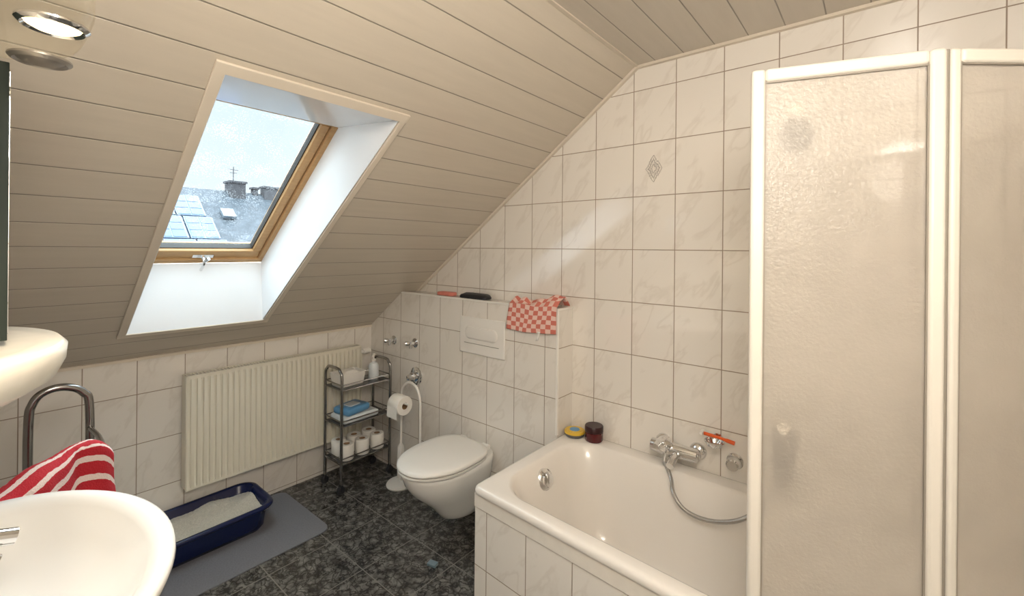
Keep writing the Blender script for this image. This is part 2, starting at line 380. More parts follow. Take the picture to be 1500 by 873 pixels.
for (xa,xb,ya,yb) in ((KX,OX0,BY-th,GY+th),(OX1,XR,BY-th,GY+th),(OX0,OX1,BY-th,OY0),(OX0,OX1,OY1,GY+th)):
    mb.prism([sp(xa,ya),sp(xb,ya),sp(xb,yb),sp(xa,yb)],Vector((-math.sin(TH),0,math.cos(TH)))*.02)
mb.obj('ceiling_slope',plank_mat('slope_ceiling_planks','slope'),kind='structure',smooth=False)
def slopebar(m,xa,ya,xb,yb,w,t):
    a=sp(xa,ya);b=sp(xb,yb); d=(b-a).normalized(); nrm=Vector((math.sin(TH),0,-math.cos(TH))); s=d.cross(nrm).normalized()
    m.obox(a-s*w/2,b-a,s*w,nrm*t)
m=MB(); slopebar(m,KX,GY-.011,XR,GY-.011,.02,.012); m.obj('trim_1',M_trim,kind='structure',smooth=False)
MB().box((XR,GY-.02,CEIL-.012),(RX,GY,CEIL)).obj('trim_2',M_trim,kind='structure',smooth=False)
m=MB(); m.obox((XR-.006,BY,CEIL-.007),(.016,0,0),(0,GY-BY-.02,0),(0,0,.006)); m.obj('trim_3',M_trim,kind='structure',smooth=False)
MB().box((KX,BY,KT-.014),(KX+.012,LY,KT-.001)).obj('trim_4',M_trim,kind='structure',smooth=False)
m=MB(); m.box((XLT-.01,LY-.004,LT-.004),(LX+.006,LY+.012,LT+.006)); m.box((LX-.010,LY+.012,LT-.004),(LX+.006,GY,LT+.006)); m.box((LX-.006,LY-.004,.59),(LX+.006,LY+.008,LT-.004))
m.obj('trim_5',M_plast,kind='structure',bevel=.002)
m=MB(); cx,cz=-.81,CZ+.375
def dia(r,w):
    for q in range(4):
        a0=math.pi/2*q; a1=a0+math.pi/2
        A=Vector((cx+math.cos(a0)*r*.62,GY-.0006,cz+math.sin(a0)*r)); B=Vector((cx+math.cos(a1)*r*.62,GY-.0006,cz+math.sin(a1)*r))
        m.tube([A,A.lerp(B,.33)+Vector((0,0,.004)),A.lerp(B,.66)-Vector((0,0,.004)),B],w,n=6)
dia(.062,.0014); dia(.042,.002); dia(.02,.0016)
for k in range(16):
    a=k*math.pi/8; m.tube([(cx+math.cos(a)*.012,GY-.0006,cz+math.sin(a)*.016),(cx+math.cos(a+.25)*.03*.62,GY-.0006,cz+math.sin(a+.25)*.03),(cx+math.cos(a)*.05*.62,GY-.0006,cz+math.sin(a)*.05)],.0011,n=5)
m.obj('tile_ornament',M_orn,parent=gab)

# ------------------------------------------------------------ skylight
WB=(-2.672,-.09); WT=(-1.85,.53)
win=empty('window_1',(-2.26,.74,CZ+.2),'pine roof window with deep white reveal in the sloping ceiling','roof window'); win['kind']='structure'
m=MB(); g=.003
for y,s in ((OY0+g,-1),(OY1-g,1)):
    m.prism([(OX0,y,sh(OX0)-.004),(OX1,y,sh(OX1)-.004),(WT[0],y,CZ+WT[1]),(WB[0],y,CZ+WB[1])],(0,.002*s,0))
m.prism([(OX0+g,OY0,sh(OX0)-.004),(OX0+g,OY1,sh(OX0)-.004),(WB[0]+g,OY1,CZ+WB[1]),(WB[0]+g,OY0,CZ+WB[1])],(-.002,0,0))
m.prism([(OX1,OY0,sh(OX1)-g),(OX1,OY1,sh(OX1)-g),(WT[0],OY1,CZ+WT[1]-g),(WT[0],OY0,CZ+WT[1]-g)],(0,0,.002))
m.obj('reveal',M_reveal,parent=win,smooth=False,label='glossy white window reveal')
m=MB()
for y,s in ((OY0,-1),(OY1,1)):
    m.prism([(OX0,y,sh(OX0)+.02),(OX1,y,sh(OX1)+.02),(WT[0],y,CZ+WT[1]),(WB[0],y,CZ+WB[1])],(0,.03*s,0))
m.prism([(OX0-.001,OY0-.03,sh(OX0)+.02),(OX0-.001,OY1+.03,sh(OX0)+.02),(WB[0]-.001,OY1+.03,CZ+WB[1]),(WB[0]-.001,OY0-.03,CZ+WB[1])],(-.03,0,0))
m.prism([(OX1,OY0-.03,sh(OX1)+.02),(OX1,OY1+.03,sh(OX1)+.02),(WT[0],OY1+.03,CZ+WT[1]+.001),(WT[0],OY0-.03,CZ+WT[1]+.001)],(0,0,.03))
m.obj('reveal_lining',M_trim,parent=win,smooth=False)
m=MB(); c=.03
slopebar(m,OX0-.012,OY0-c,OX0-.012,OY1+c,c,.01); slopebar(m,OX1+.012,OY0-c,OX1+.012,OY1+c,c*1.25,.01)
slopebar(m,OX0,OY0-c/2,OX1,OY0-c/2,c,.01); slopebar(m,OX0,OY1+c/2,OX1,OY1+c/2,c*.8,.01)
m.obj('casing',M_trim,parent=win,bevel=.002)
wl=math.hypot(WT[0]-WB[0],WT[1]-WB[1]); ws=Vector((WT[0]-WB[0],0,WT[1]-WB[1])).normalized(); wn=Vector((ws.z,0,-ws.x))
O=Vector((WB[0],0,CZ+WB[1]))
def wbar(m,s0,s1,y0,y1,n0,n1):
    m.obox(O+ws*s0+wn*n0+Vector((0,y0,0)),ws*(s1-s0),(0,y1-y0,0),wn*(n1-n0))
def wring(m,e,et,w,n0,n1,wb,wt):
    wbar(m,e,e+wb,OY0+e,OY1-e,n0,n1); wbar(m,wl-et-wt,wl-et,OY0+e,OY1-e,n0,n1)
    wbar(m,e+wb,wl-et-wt,OY0+e,OY0+e+w,n0,n1); wbar(m,e+wb,wl-et-wt,OY1-e-w,OY1-e,n0,n1)
m=MB(); wring(m,0,0,.026,-.10,.0,.03,.006); m.obj('frame',M_wood,parent=win,bevel=.003)
m=MB(); wring(m,.029,.007,.038,-.075,-.012,.058,.012); m.obj('sash',M_wood,parent=win,bevel=.004)
m=MB(); wring(m,.066,.018,.006,-.06,-.03,.026,.008); m.obj('gasket',M_gask,parent=win,smooth=False)
m=MB(); wbar(m,.066,wl-.015,OY0+.063,OY1-.063,-.052,-.048); m.obj('glass_pane',M_wglass,parent=win,smooth=False,label='rain-spotted window glass')
m=MB(); q=O+ws*.05+Vector((0,.74,0)); m.obox(q-ws*.012-Vector((0,.045,0))+wn*-.012,ws*.024,(0,.09,0),wn*.006)
m.cyl(q-wn*.006,q+wn*.03,.009); m.tube([q+wn*.03,q+wn*.035-ws*.02,q+wn*.03-ws*.07,q+wn*.034-ws*.085],.007,n=10); m.tube([q+wn*.028,q+wn*.03+ws*.03+Vector((0,.012,0))],.008,n=10,smooth=False)
m.obj('handle',M_chrome,parent=win,label='silver window handle')

# ------------------------------------------------------------ outside neighbour roof
nh=empty('neighbour_house',(-17,4,-6),'neighbouring house with slate roof, solar panels and chimney','house')
rx0,rx1,rz0,rz1=-13.,-16.4,.6,3.3
M_slate=simple('slate_roof',srgb(84,89,96),.85,0,nscale=5,namt=.5,bump=.2)
MB().prism([(rx0,-6,rz0),(rx1,-6,rz1),(rx1*2-rx0,-6,rz0)],(0,19,0)).obj('roof',M_slate,parent=nh,smooth=False)
MB().box((-19.5,-5.7,-6),(-13.3,12.7,.75)).obj('house_wall',simple('render_wall',srgb(205,203,198),.9),parent=nh,smooth=False)
rn=Vector((rz1-rz0,0,rx0-rx1)).normalized(); rs=Vector((rx1-rx0,0,rz1-rz0)).normalized()
M_solar=simple('solar_cell',srgb(66,96,146),.5,0,nscale=3,namt=.15); M_grid=simple('solar_grid',srgb(104,124,150),.5)
RO=Vector((rx0,0,rz0))
for i in range(5):
    for j in range(3):
        mf=MB();mc=MB()
        p=RO+rs*(.65+j*1.06)+Vector((0,.9+i*.74-.12*j,0))+rn*.05
        mf.obox(p,rs*1.0,(0,.70,0),rn*.03)
        for a in range(3):
            for b in range(2):
                mc.obox(p+rs*(.04+a*.32)+Vector((0,.03+b*.33,0))+rn*.03,rs*.29,(0,.30,0),rn*.01)
        f=mf.obj('solar_panel',M_grid,parent=nh,smooth=False); mc.obj('solar_cells',M_solar,parent=f,smooth=False)
M_chim=simple('chimney_brick',srgb(98,95,98),.9,0,nscale=8,namt=.3)
def chim(x0,y0,x1,y1,z0,z1):
    m=MB(); m.box((x0,y0,z0),(x1,y1,z1)); m.box((x0-.04,y0-.04,z1),(x1+.04,y1+.04,z1+.06)); m.obj('chimney',M_chim,parent=nh,smooth=False)
chim(-16.6,5.25,-16.1,5.7,2.7,3.56); chim(-16.5,6.3,-16.15,6.8,2.7,3.5); chim(-16.5,6.0,-16.3,6.15,2.7,3.44)
m=MB(); m.tube([(-16.3,5.4,3.6),(-16.3,5.4,4.1)],.014,smooth=False,n=6); m.tube([(-16.3,5.25,4.0),(-16.3,5.55,4.0)],.009,smooth=False,n=6); m.tube([(-16.3,5.3,3.9),(-16.3,5.5,3.9)],.009,smooth=False,n=6)
m.obj('antenna',M_chim,parent=nh)
for s0,y0,ls,ly_ in ((2.75,4.75,.4,.34),(2.0,6.0,1.0,.7)):
    m=MB(); m.obox(RO+rs*s0+Vector((0,y0,0))+rn*.03,rs*ls,(0,ly_,0),rn*.1); m.obj('roof_window',simple('pale_roof_glass',srgb(122,132,142),.3),parent=nh,smooth=False)

# ------------------------------------------------------------ radiator
rad=empty('radiator',(-2.81,1.21,.23),'cream ribbed panel radiator mounted on low tiled wall','radiator')
y0,y1,z0,z1=.713,1.72,.235,.835; xf=-2.776
m=MB(); prof=[]; nrib=34; pw=(y1-y0-.02)/nrib; RD=.013
prof.append((y0+.002,xf-.006))
for i in range(nrib):
    a=y0+.01+i*pw
    prof+= [(a,xf-RD),(a+pw*.26,xf-RD),(a+pw*.38,xf+.0),(a+pw*.88,xf+.0),(a+pw,xf-RD)]
prof.append((y1-.002,xf-.006))
loop=lambda z:[Vector((x,y,z)) for y,x in prof]+[Vector((xf-.028,y1-.002,z)),Vector((xf-.028,y0+.002,z))]
shr=lambda z,d:[Vector((min(x,xf-RD) if d else xf-.004,y,z)) for y,x in prof]+[Vector((xf-.028,y1-.002,z)),Vector((xf-.028,y0+.002,z))]
m.loft([shr(z0,0),shr(z0+.014,0),loop(z0+.030),loop(z1-.035),shr(z1-.018,0),shr(z1-.004,0)])
m.obj('body',M_rad,parent=rad,ang=30)
for ya,yb in ((y0-.004,y0),(y1,y1+.004)):
    m=MB(); m.box((xf-.07,ya,z0+.01),(xf+.001,yb,z1)); m.obj('side_cover',M_rad,parent=rad,bevel=.0015)
m=MB(); m.box((xf-.07,y0,z1-.004),(xf-.062,y1,z1+.002)); m.box((xf-.006,y0,z1-.006),(xf+.001,y1,z1+.002))
for i in range(60):
    y=y0+.01+i*(y1-y0-.02)/59; m.box((xf-.064,y-.003,z1-.004),(xf-.004,y+.003,z1))
m.obj('grille',M_rad,parent=rad,smooth=False)
m=MB(); m.box((xf-.072,y0+.15,z0+.1),(xf-.05,y0+.18,z1-.05)); m.box((xf-.085,y0+.15,z0+.1),(xf-.05,y0+.18,z0+.13)); m.box((xf-.085,y1-.18,z0+.1),(xf-.05,y1-.15,z1-.05)); m.box((xf-.072,y0+.003,z0+.03),(xf-.055,y1-.003,z1-.02))
m.obj('back_panel',M_rad,parent=rad,smooth=False)
m=MB(); m.cyl((xf-.03,y1+.004,z1-.05),(xf-.03,y1+.035,z1-.05),.011); m.lathe((xf-.03,y1+.035,z1-.05),(0,1,0),[(0,.016),(.01,.02),(.05,.019),(.058,.012)])
m.obj('thermostat_valve',M_plast,parent=rad,label='white radiator valve')
m=MB(); m.tube([(xf-.03,y1+.02,z1-.06),(xf-.03,y1+.02,.6),(xf-.03,y1+.02,.3),(xf-.03,y1+.02,.1),(KX+.012,y1+.02,.08)],.008); m.obj('pipe',M_rad,parent=rad)

# ------------------------------------------------------------ bath
RIM=CZ-.937; BF=1.268; BL=LX; SK=.05
def skew(v): # front of the tub runs slightly out of square with the back wall
    v=Vector(v); v.y-=SK*(v.x-BL)*max(0,(GY-v.y))/(GY-BF); return v
bath=empty('bathtub',(-.4,1.63,0),'white enamel bathtub built in behind a tiled front panel','bathtub')
m=MB(); cx=(BL+RX)/2; hx=(RX-BL)/2-.001; cy=(BF+GY)/2; hy=(GY-BF)/2-.001
ix0,ix1,iy0,iy1=BL+.075,RX-.10,BF+.056,GY-.09
icx,icy,ihx,ihy=(ix0+ix1)/2,(iy0+iy1)/2,(ix1-ix0)/2,(iy1-iy0)/2
RT=.032
L=[rrect(cx,cy,hx-.002,hy-.002,.02,RIM-RT,12),rrect(cx,cy,hx,hy,.022,RIM-RT+.005,12),rrect(cx,cy,hx,hy,.022,RIM-.016,12),rrect(cx,cy,hx-.003,hy-.003,.022,RIM-.007,12),rrect(cx,cy,hx-.009,hy-.009,.022,RIM-.002,12),rrect(cx,cy,hx-.018,hy-.018,.022,RIM,12),
   rrect(icx,icy,ihx+.008,ihy+.008,.15,RIM,12),rrect(icx,icy,ihx,ihy,.15,RIM-.003,12),rrect(icx,icy,ihx-.008,ihy-.006,.15,RIM-.014,12)]
for f,dx,dy in ((.12,.03,.02),(.3,.05,.035),(.5,.07,.05),(.7,.1,.065),(.85,.13,.08),(.94,.17,.11),(1,.24,.16)):
    L.append(rrect(icx,icy,ihx-dx-.01,ihy-dy,.15 if f<.9 else .12,RIM-.014-f*.40,12))
L=[[skew(p) for p in l] for l in L]
m.loft(L,False,True); m.obj('tub',M_enam,parent=bath,ang=50)
m=MB(); m.box((BL+.004,BF+.012,0),(RX,BF+.03,RIM-RT)); m.box((BL+.004,BF+.03,0),(BL+.02,LY,RIM-RT)); m.v=[skew(p) for p in m.v]
m.obj('tiled_panel',T_bath,parent=bath,smooth=False)
m=MB(); m.box((BL+.003,BF+.008,RIM-.088),(RX,BF+.013,RIM-RT)); m.v=[skew(p) for p in m.v]; m.obj('edge_strip',simple('edge_tile',srgb(232,225,214),.15),parent=bath,bevel=.002)
m=MB(); ox=ix0+.052; oc=Vector((ox-.014,1.60,RIM-.072)); ax=Vector((1,-.15,.3)).normalized()
m.lathe(oc,ax,[(-.01,.044),(.008,.044),(.016,.036),(.018,.030)]); m.lathe(oc+ax*.016,ax,[(0,.030),(.012,.028),(.016,.018)]); 
m.obox(oc+ax*.022+Vector((0,-.007,-.034)),ax*.014,(0,.014,0),(0,0,.068))
m.obj('overflow_rosette',M_chrome,parent=bath,label='round chrome overflow knob')
m=MB(); m.lathe((ix0+.45,icy,RIM-.415),(0,0,1),[(0,.03),(.004,.03),(.006,.02)]); m.obj('drain',M_chrome,parent=bath)

# ------------------------------------------------------------ folding bath screen
scr=empty('bath_screen',(.1,1.36,RIM),'folding frosted bath screen with cream profiles on the tub rim','bath screen')
KS=.957
PA=Vector((-.266,1.300,0))*KS; PB=Vector((.112,1.424,0))*KS; ztop=CZ+.47*KS; zbot=RIM+.002
def panel(A,B,name,wl_,wr_):
    d=(B-A); Ln=d.length; d.normalize(); n=Vector((-d.y,d.x,0)); w=.032; t=.022
    m=MB()
    def pb(s0,s1,za,zb,tt=t):
        m.obox(A+d*s0-n*tt/2+Vector((0,0,za)),d*(s1-s0),n*tt,(0,0,zb-za))
    pb(0,wl_,zbot,ztop); pb(Ln-wr_,Ln,zbot,ztop); pb(wl_,Ln-wr_,ztop-w,ztop); pb(wl_,Ln-wr_,zbot,zbot+w)
    fr=m.obj(name,M_alu,parent=scr,bevel=.008,segs=4)
    m=MB()
    for s0,s1,za,zb in ((wl_-.003,wl_+.003,zbot+w,ztop-w),(Ln-wr_-.003,Ln-wr_+.003,zbot+w,ztop-w),(wl_,Ln-wr_,ztop-w-.003,ztop-w+.003)):
        m.obox(A+d*s0-n*.006+Vector((0,0,za)),d*(s1-s0),n*.012,(0,0,zb-za))
    m.obj('seal',M_seal,parent=fr,smooth=False,label='thin grey rubber seal')
    m=MB(); m.obox(A+d*(wl_-.004)-n*.002+Vector((0,0,zbot+w-.004)),d*(Ln-wl_-wr_+.008),n*.004,(0,0,ztop-zbot-2*w+.008)); m.obj('pane',M_frost,parent=fr,smooth=False,label='frosted textured pane')
    return fr
p1=panel(PA,PB,'panel',.031,.030)
d2=Vector((.770,.637,0)); PC=PB+Vector((.0045,.0075,0)); PD=PC+d2*.40
p2=panel(PC,PD,'panel',.023,.031)
m=MB(); h=(PB+PC)/2+Vector((-.001,-.004,0)); m.cyl(h+Vector((0,0,zbot)),h+Vector((0,0,ztop-.004)),.0055); m.obj('hinge',M_seal,parent=scr)
m=MB(); m.obox(Vector((RX-.03,PD.y-.02,RIM+.004)),(.029,0,0),(0,.045,0),(0,0,ztop-RIM)); m.obj('wall_profile',M_alu,parent=scr,bevel=.004)
pd=(PB-PA).normalized(); pn=Vector((-pd.y,pd.x,0))
def PS(px,py,off):
    u=(px-750)/653.; v=(364+.009*(px-750)-py)/653.
    r=Vector((-.637+.770*u,.770+.637*u,0)); t=(PA+pn*off).dot(pn)/r.dot(pn)
    return Vector((r.x*t,r.y*t,CZ+v*t))
M_dblur=simple('dark_blur_form',srgb(62,54,46),.95,0,nscale=60,namt=.3,bump=1.)  # dark bodies invented to give the two blurs behind the frosted pane
for (px,py,nm,lb,ct,hh,ww) in ((1165,198,'upper_blur_form','dark form added for the upper blur on the inner side of the frosted screen','blur form',.034,.04),(1150,675,'lower_blur_form','dark form added for the lower blur on the inner side of the frosted screen','wash glove',.05,.028)):
    c=PS(px,py,.05); e=empty(nm,c,lb,ct)
    m=MB(); m.lathe(PS(px,py,.004)+Vector((0,0,hh+.03)),pn,[(0,.014),(.004,.012),(.008,.005),(.06,.004)],n=16); m.obj('suction_hook',M_plast,parent=e)
    m=MB(); L=[]
    for k in range(9):
        a=math.pi*(k/8-.5); rr_=max(.05,math.cos(a)); zz=hh*1.3*math.sin(a)
        lo=[]
        for q in range(16):
            b=2*math.pi*q/16; p=c+pd*(ww*rr_*math.cos(b))+pn*(.022*rr_*math.sin(b))+Vector((0,0,zz)); p+=Vector((0,0,1))*noise.noise(p*60)*.006; lo.append(p)
        L.append(lo)
    m.loft(L); m.obj('body',M_dblur,parent=e,ang=80)
    m=MB(); m.tube([c+Vector((0,0,hh*1.2)),c+Vector((0,0,hh+.034))-pn*.01],.002,smooth=False,n=6); m.obj('loop',M_plast,parent=e)

# ------------------------------------------------------------ bath mixer, hose
hz=CZ-.865
mx=empty('bath_mixer',(-.675,GY-.06,hz),'chrome bath mixer with lever on tiled wall above tub','faucet')
for x in (-.75,-.60):
    m=MB(); m.lathe((x,GY,hz),(0,-1,0),[(-.001,.036),(.006,.036),(.016,.03),(.022,.016),(.05,.016)]); m.obj('rosette',M_chrome,parent=mx)
m=MB(); m.lathe((-.785,GY-.06,hz),(1,0,0),[(0,.014),(.004,.027),(.06,.031),(.12,.031),(.20,.027),(.21,.014)])
m.tube([(-.665,GY-.07,hz-.01),(-.665,GY-.12,hz-.012),(-.665,GY-.16,hz-.03)],.017); m.obj('body',M_chrome,parent=mx)
m=MB(); m.lathe((-.715,GY-.075,hz+.006),(0,-.5,1),[(0,.028),(.024,.033),(.042,.029),(.05,.012)]); m.tube([(-.715,GY-.095,hz+.045),(-.715,GY-.14,hz+.058),(-.715,GY-.19,hz+.05)],[.014,.012,.011]); m.obj('lever',M_chrome,parent=mx)
m=MB(); m.cyl((-.715,GY-.075,hz-.02),(-.715,GY-.085,hz-.05),.012); m.obj('hose_outlet',M_chrome,parent=mx)
hose=[(-.715,GY-.085,hz-.052),P3(986,700,1.885),P3(990,722,1.845),P3(1003,743,1.825),P3(1025,757,1.82),P3(1055,764,1.82),P3(1088,761,1.83),P3(1115,745,1.86),P3(1140,715,1.93)]
MB().tube(hose,.0085).obj('shower_hose',M_hose,label='flexible chrome shower hose hanging into the tub',category='hose')
hs=empty('hand_shower',(-.28,GY-.05,CZ-.86),'chrome hand shower in a wall holder above tub','shower head')
a=P3(1148,665,1.95)
m=MB(); m.lathe((a.x,GY,a.z),(0,-1,0),[(-.001,.03),(.008,.03),(.012,.014),(.05,.014)]); m.obj('holder',M_dchrome,parent=hs)
m=MB(); m.tube([P3(1140,715,1.93),P3(1146,690,1.92),P3(1150,660,1.88),P3(1152,640,1.80)],[.014,.015,.016,.018]); m.lathe(P3(1152,640,1.80),(0,-.8,-.35),[(-.03,.02),(0,.048),(.014,.05),(.02,.04)]); m.obj('handset',M_dchrome,parent=hs)
sv=empty('wall_valve',(-.454,GY,CZ-.86),'round chrome valve on tiled wall beside the mixer','valve')
m=MB(); m.lathe((-.454,GY,CZ-.863),(0,-1,0),[(-.001,.032),(.006,.032),(.014,.024),(.03,.02)]); m.obj('rosette',M_chrome,parent=sv)
m=MB(); m.lathe((-.454,GY-.03,CZ-.863),(0,-1,0),[(0,.024),(.02,.024),(.026,.018)]); m.obj('knob',M_chrome,parent=sv)
a=P3(1050,645,1.95)
sc=empty('soap_holder',(a.x,GY,a.z),'small chrome and glass soap holder on tiled wall','soap dish')
m=MB(); m.lathe((a.x,GY,a.z-.005),(0,-1,0),[(-.001,.02),(.006,.02),(.01,.008),(.025,.008)]); m.tube([Vector((a.x+.036*math.cos(k*math.pi/8),GY-.058+.036*math.sin(k*math.pi/8),a.z)) for k in range(16)],.004,smooth=False,closed=True,n=8); m.obj('ring',M_chrome,parent=sc)
m=MB(); m.lathe((a.x,GY-.058,a.z-.022),(0,0,1),[(0,.02),(.004,.028),(.018,.034),(.026,.036),(.026,.033),(.018,.031),(.006,.024)]); m.obj('dish',M_chrome,parent=sc)
rz=empty('razor',(a.x,GY-.058,a.z+.01),'orange disposable razor lying on the soap holder','razor')
A=P3(1034,628,1.942); B=P3(1079,640,1.942); A.z=a.z+.022; B.z=a.z+.012
m=MB(); m.tube([A,A.lerp(B,.5)+Vector((0,0,.002)),B],[.007,.006,.008]); m.obj('grip',M_orange,parent=rz)
m=MB(); d=(B-A).normalized(); m.obox(A-d*.014-Vector((0,.02,.004)),d*.012,(0,.04,0),(0,0,.012)); m.obj('blade_head',M_plast,parent=rz,bevel=.002)

# items on bath rim
yt=empty('tub_of_cream',(-1.175,1.925,RIM),'low yellow lidded tub lying on the bath rim','container')
X1,Y1=-1.18,1.935
m=MB(); m.lathe((X1,Y1,RIM+.001),(0,0,1),[(0,.044),(.004,.048),(.014,.049),(.016,.049)]); m.obj('body',simple('dark_grey_plastic',(.1,.1,.1),.4),parent=yt)
m=MB(); m.lathe((X1,Y1,RIM+.017),(0,0,1),[(0,.051),(.008,.052),(.012,.048),(.011,.036),(.014,.034)]); m.obj('lid',M_yellow,parent=yt,label='yellow lid')
m=MB(); m.lathe((X1,Y1,RIM+.031),(0,0,1),[(0,.025),(.002,.024)]); m.obj('sticker',M_blue,parent=yt)
jt=empty('cosmetic_jar',(-1.075,1.93,RIM),'dark red round jar with black lid on the bath rim','jar')
X1,Y1=-1.078,1.948
m=MB(); m.lathe((X1,Y1,RIM+.001),(0,0,1),[(0,.04),(.006,.044),(.04,.044),(.044,.04)]); m.obj('body',M_dred,parent=jt)
m=MB(); m.lathe((X1,Y1,RIM+.045),(0,0,1),[(0,.043),(.002,.045),(.026,.045),(.03,.042)]); m.obj('lid',simple('dark_lid',srgb(50,22,24),.3),parent=jt)

# ------------------------------------------------------------ toilet
TX=-1.765
def egg(yf,yb,w,z,n=48,cx=TX):
    yc=yf+(yb-yf)*.52; o=[]
    for k in range(n):
        a=2*math.pi*k/n; c,s=math.cos(a),math.sin(a)
        if s<0: o.append(Vector((cx+w/2*math.copysign(abs(c)**.92,c),yc+(yc-yf)*s,z)))
        else: o.append(Vector((cx+w/2*math.copysign(abs(c)**.6,c),yc+(yb-yc)*abs(s)**.62,z)))
    return o
wc=empty('toilet',(TX,1.6,.085),'white wall-hung toilet with closed lid under flush plate','toilet')
m=MB(); m.loft([egg(1.67,1.80,.07,.078),egg(1.62,1.84,.14,.084),egg(1.575,1.859,.19,.108),egg(1.545,1.8595,.215,.145),egg(1.51,1.8595,.235,.185),egg(1.46,1.8595,.268,.23),egg(1.405,1.8595,.31,.28),egg(1.367,1.8595,.343,.333),egg(1.352,1.8595,.36,.375),egg(1.348,1.8595,.362,.395),egg(1.356,1.8595,.35,.402)])
m.obj('bowl',M_ceram,parent=wc,ang=60)
m=MB(); m.loft([egg(1.338,1.80,.366,.403),egg(1.332,1.802,.374,.408),egg(1.334,1.802,.372,.418)]); m.obj('seat',M_plast,parent=wc,ang=60)
m=MB(); m.loft([egg(1.336,1.80,.37,.421),egg(1.329,1.803,.38,.426),egg(1.331,1.803,.378,.438),egg(1.343,1.80,.362,.444),egg(1.39,1.78,.29,.447)]); m.obj('lid',M_plast,parent=wc,ang=60)
for dx in (-.085,.085):
    m=MB(); m.cyl((TX+dx-.022,1.818,.422),(TX+dx+.022,1.818,.422),.014); m.obj('lid_hinge',M_plast,parent=wc)
fp=empty('flush_plate',(-1.75,LY,CZ-.61),'white plastic dual flush plate on the tiled ledge','flush plate')
m=MB(); m.box((-1.925,LY-.014,CZ-.612),(-1.575,LY-.001,CZ-.40)); m.obj('plate',M_plast,parent=fp,bevel=.007,segs=3)
m=MB(); m.loft([[Vector((p.x,LY-.014-dd,p.y)) for p in rrect(-1.75,CZ-.49,.125-k,.036-k,.034-k,0,8)] for k,dd in ((0,-.002),(0,.003),(.004,.006),(.012,.0075))]); m.obj('flush_button',M_plast,parent=fp,ang=60)
m=MB(); m.box((-1.885,LY-.0155,CZ-.553),(-1.615,LY-.0135,CZ-.550)); m.obj('groove_line',M_seal,parent=fp,smooth=False)
def valve(px,pz,r,label,big=False):
    x=px; e=empty('angle_valve',(x,LY,pz),label,'valve')
    m=MB(); m.lathe((x,LY,pz),(0,-1,0),[(-.001,r),(.005,r),(.012,r*.7),(.014,r*.4),(.04,r*.38)]); m.obj('rosette',M_chrome,parent=e)
    m=MB()
    if not big:
        m.cyl((x,LY-.04,pz),(x+.0,LY-.04,pz-.03),.009); m.lathe((x-.012,LY-.035,pz),(-.5,-.6,0),[(0,.009),(.012,.015),(.03,.015),(.034,.009)])
    else:
        m.lathe((x,LY-.03,pz),(0,-1,0),[(0,.028),(.012,.028),(.02,.02),(.04,.018),(.044,.01)])
    m.obj('knob',M_chrome,parent=e); return e
valve(-2.587,.88,.03,'small chrome angle valve on tiled ledge near low wall')
valve(-2.355,.893,.03,'small chrome angle valve on tiled ledge')
valve(-2.34,.68,.058,'large round chrome wall connection below two valves',True)

# items on ledge
def blob(name,c,hx,hy,h,mat,label,cat,seed=0,amp=.006):
    m=MB(); L=[]
    for z,k in ((0,.9),(.15,1.),(.45,1.),(.75,.93),(.92,.78),(1,.5)):
        l=rrect(c[0],c[1],hx*k,hy*k,min(hx,hy)*k*.7,c[2]+z*h,6)
        if z>.1: l=[p+Vector((noise.noise(p*30+Vector((seed,0,0))),0,noise.noise(p*25+Vector((0,seed,0)))))*amp for p in l]
        L.append(l)
    m.loft(L); return m.obj(name,mat,label=label,category=cat,ang=60)
blob('pouch',(-1.885,1.935,LT+.001),.11,.04,.03,M_black,'flat black zip pouch lying on the tiled ledge','pouch',3,.009)
m=MB(); m.box((-2.20,1.905,LT+.001),(-2.075,1.965,LT+.024)); m.obj('tissue_packet',M_pink,bevel=.006,label='small salmon coloured packet lying on the tiled ledge',category='packet')
M_check=uv_mat('red_white_check','check',srgb(216,124,108),srgb(238,204,192),(5.5,5.5))
def clothf(u,v):
    x=-1.55+u*.315+.006*math.sin(v*5)+.008*noise.noise(Vector((u*3,v*3,9)))
    wob=noise.noise(Vector((u*5,v*5,1.3)))
    y_edge=LY-.009
    if v<.45:
        t=v/.45; y=1.968-(1.968-y_edge)*t; e=math.sin(t*math.pi)
        z=LT+.010+.030*abs(wob)*(.3+e)+ .085*max(0,u-.5)*e+.020*math.sin(u*11+2)**2*e
    else:
        t=(v-.45)/.55; y=y_edge-.003-.008*abs(math.sin(u*7+v*2))*t; z=LT+.010+.024*abs(wob)*.3*(1-t)-(.134+.008*math.sin(u*3.5+.4))*t+ .004*math.sin(u*9)*(1-t)
        x+=.004*math.sin(t*3+u*4)*t
    return (x,y-.002,z)
tw=MB().grid(48,44,clothf).obj('dish_towel',M_check,thick=.003,label='red and white checked dish towel draped over the ledge edge',category='towel')
m=MB(); m.grid(2,4,lambda u,v:(-1.345+u*.016-.01*v,LY-.024-.004*v,LT-.118-.045*v)); m.obj('label_tag',M_plast,parent=tw,thick=.001,label='white sewn label')

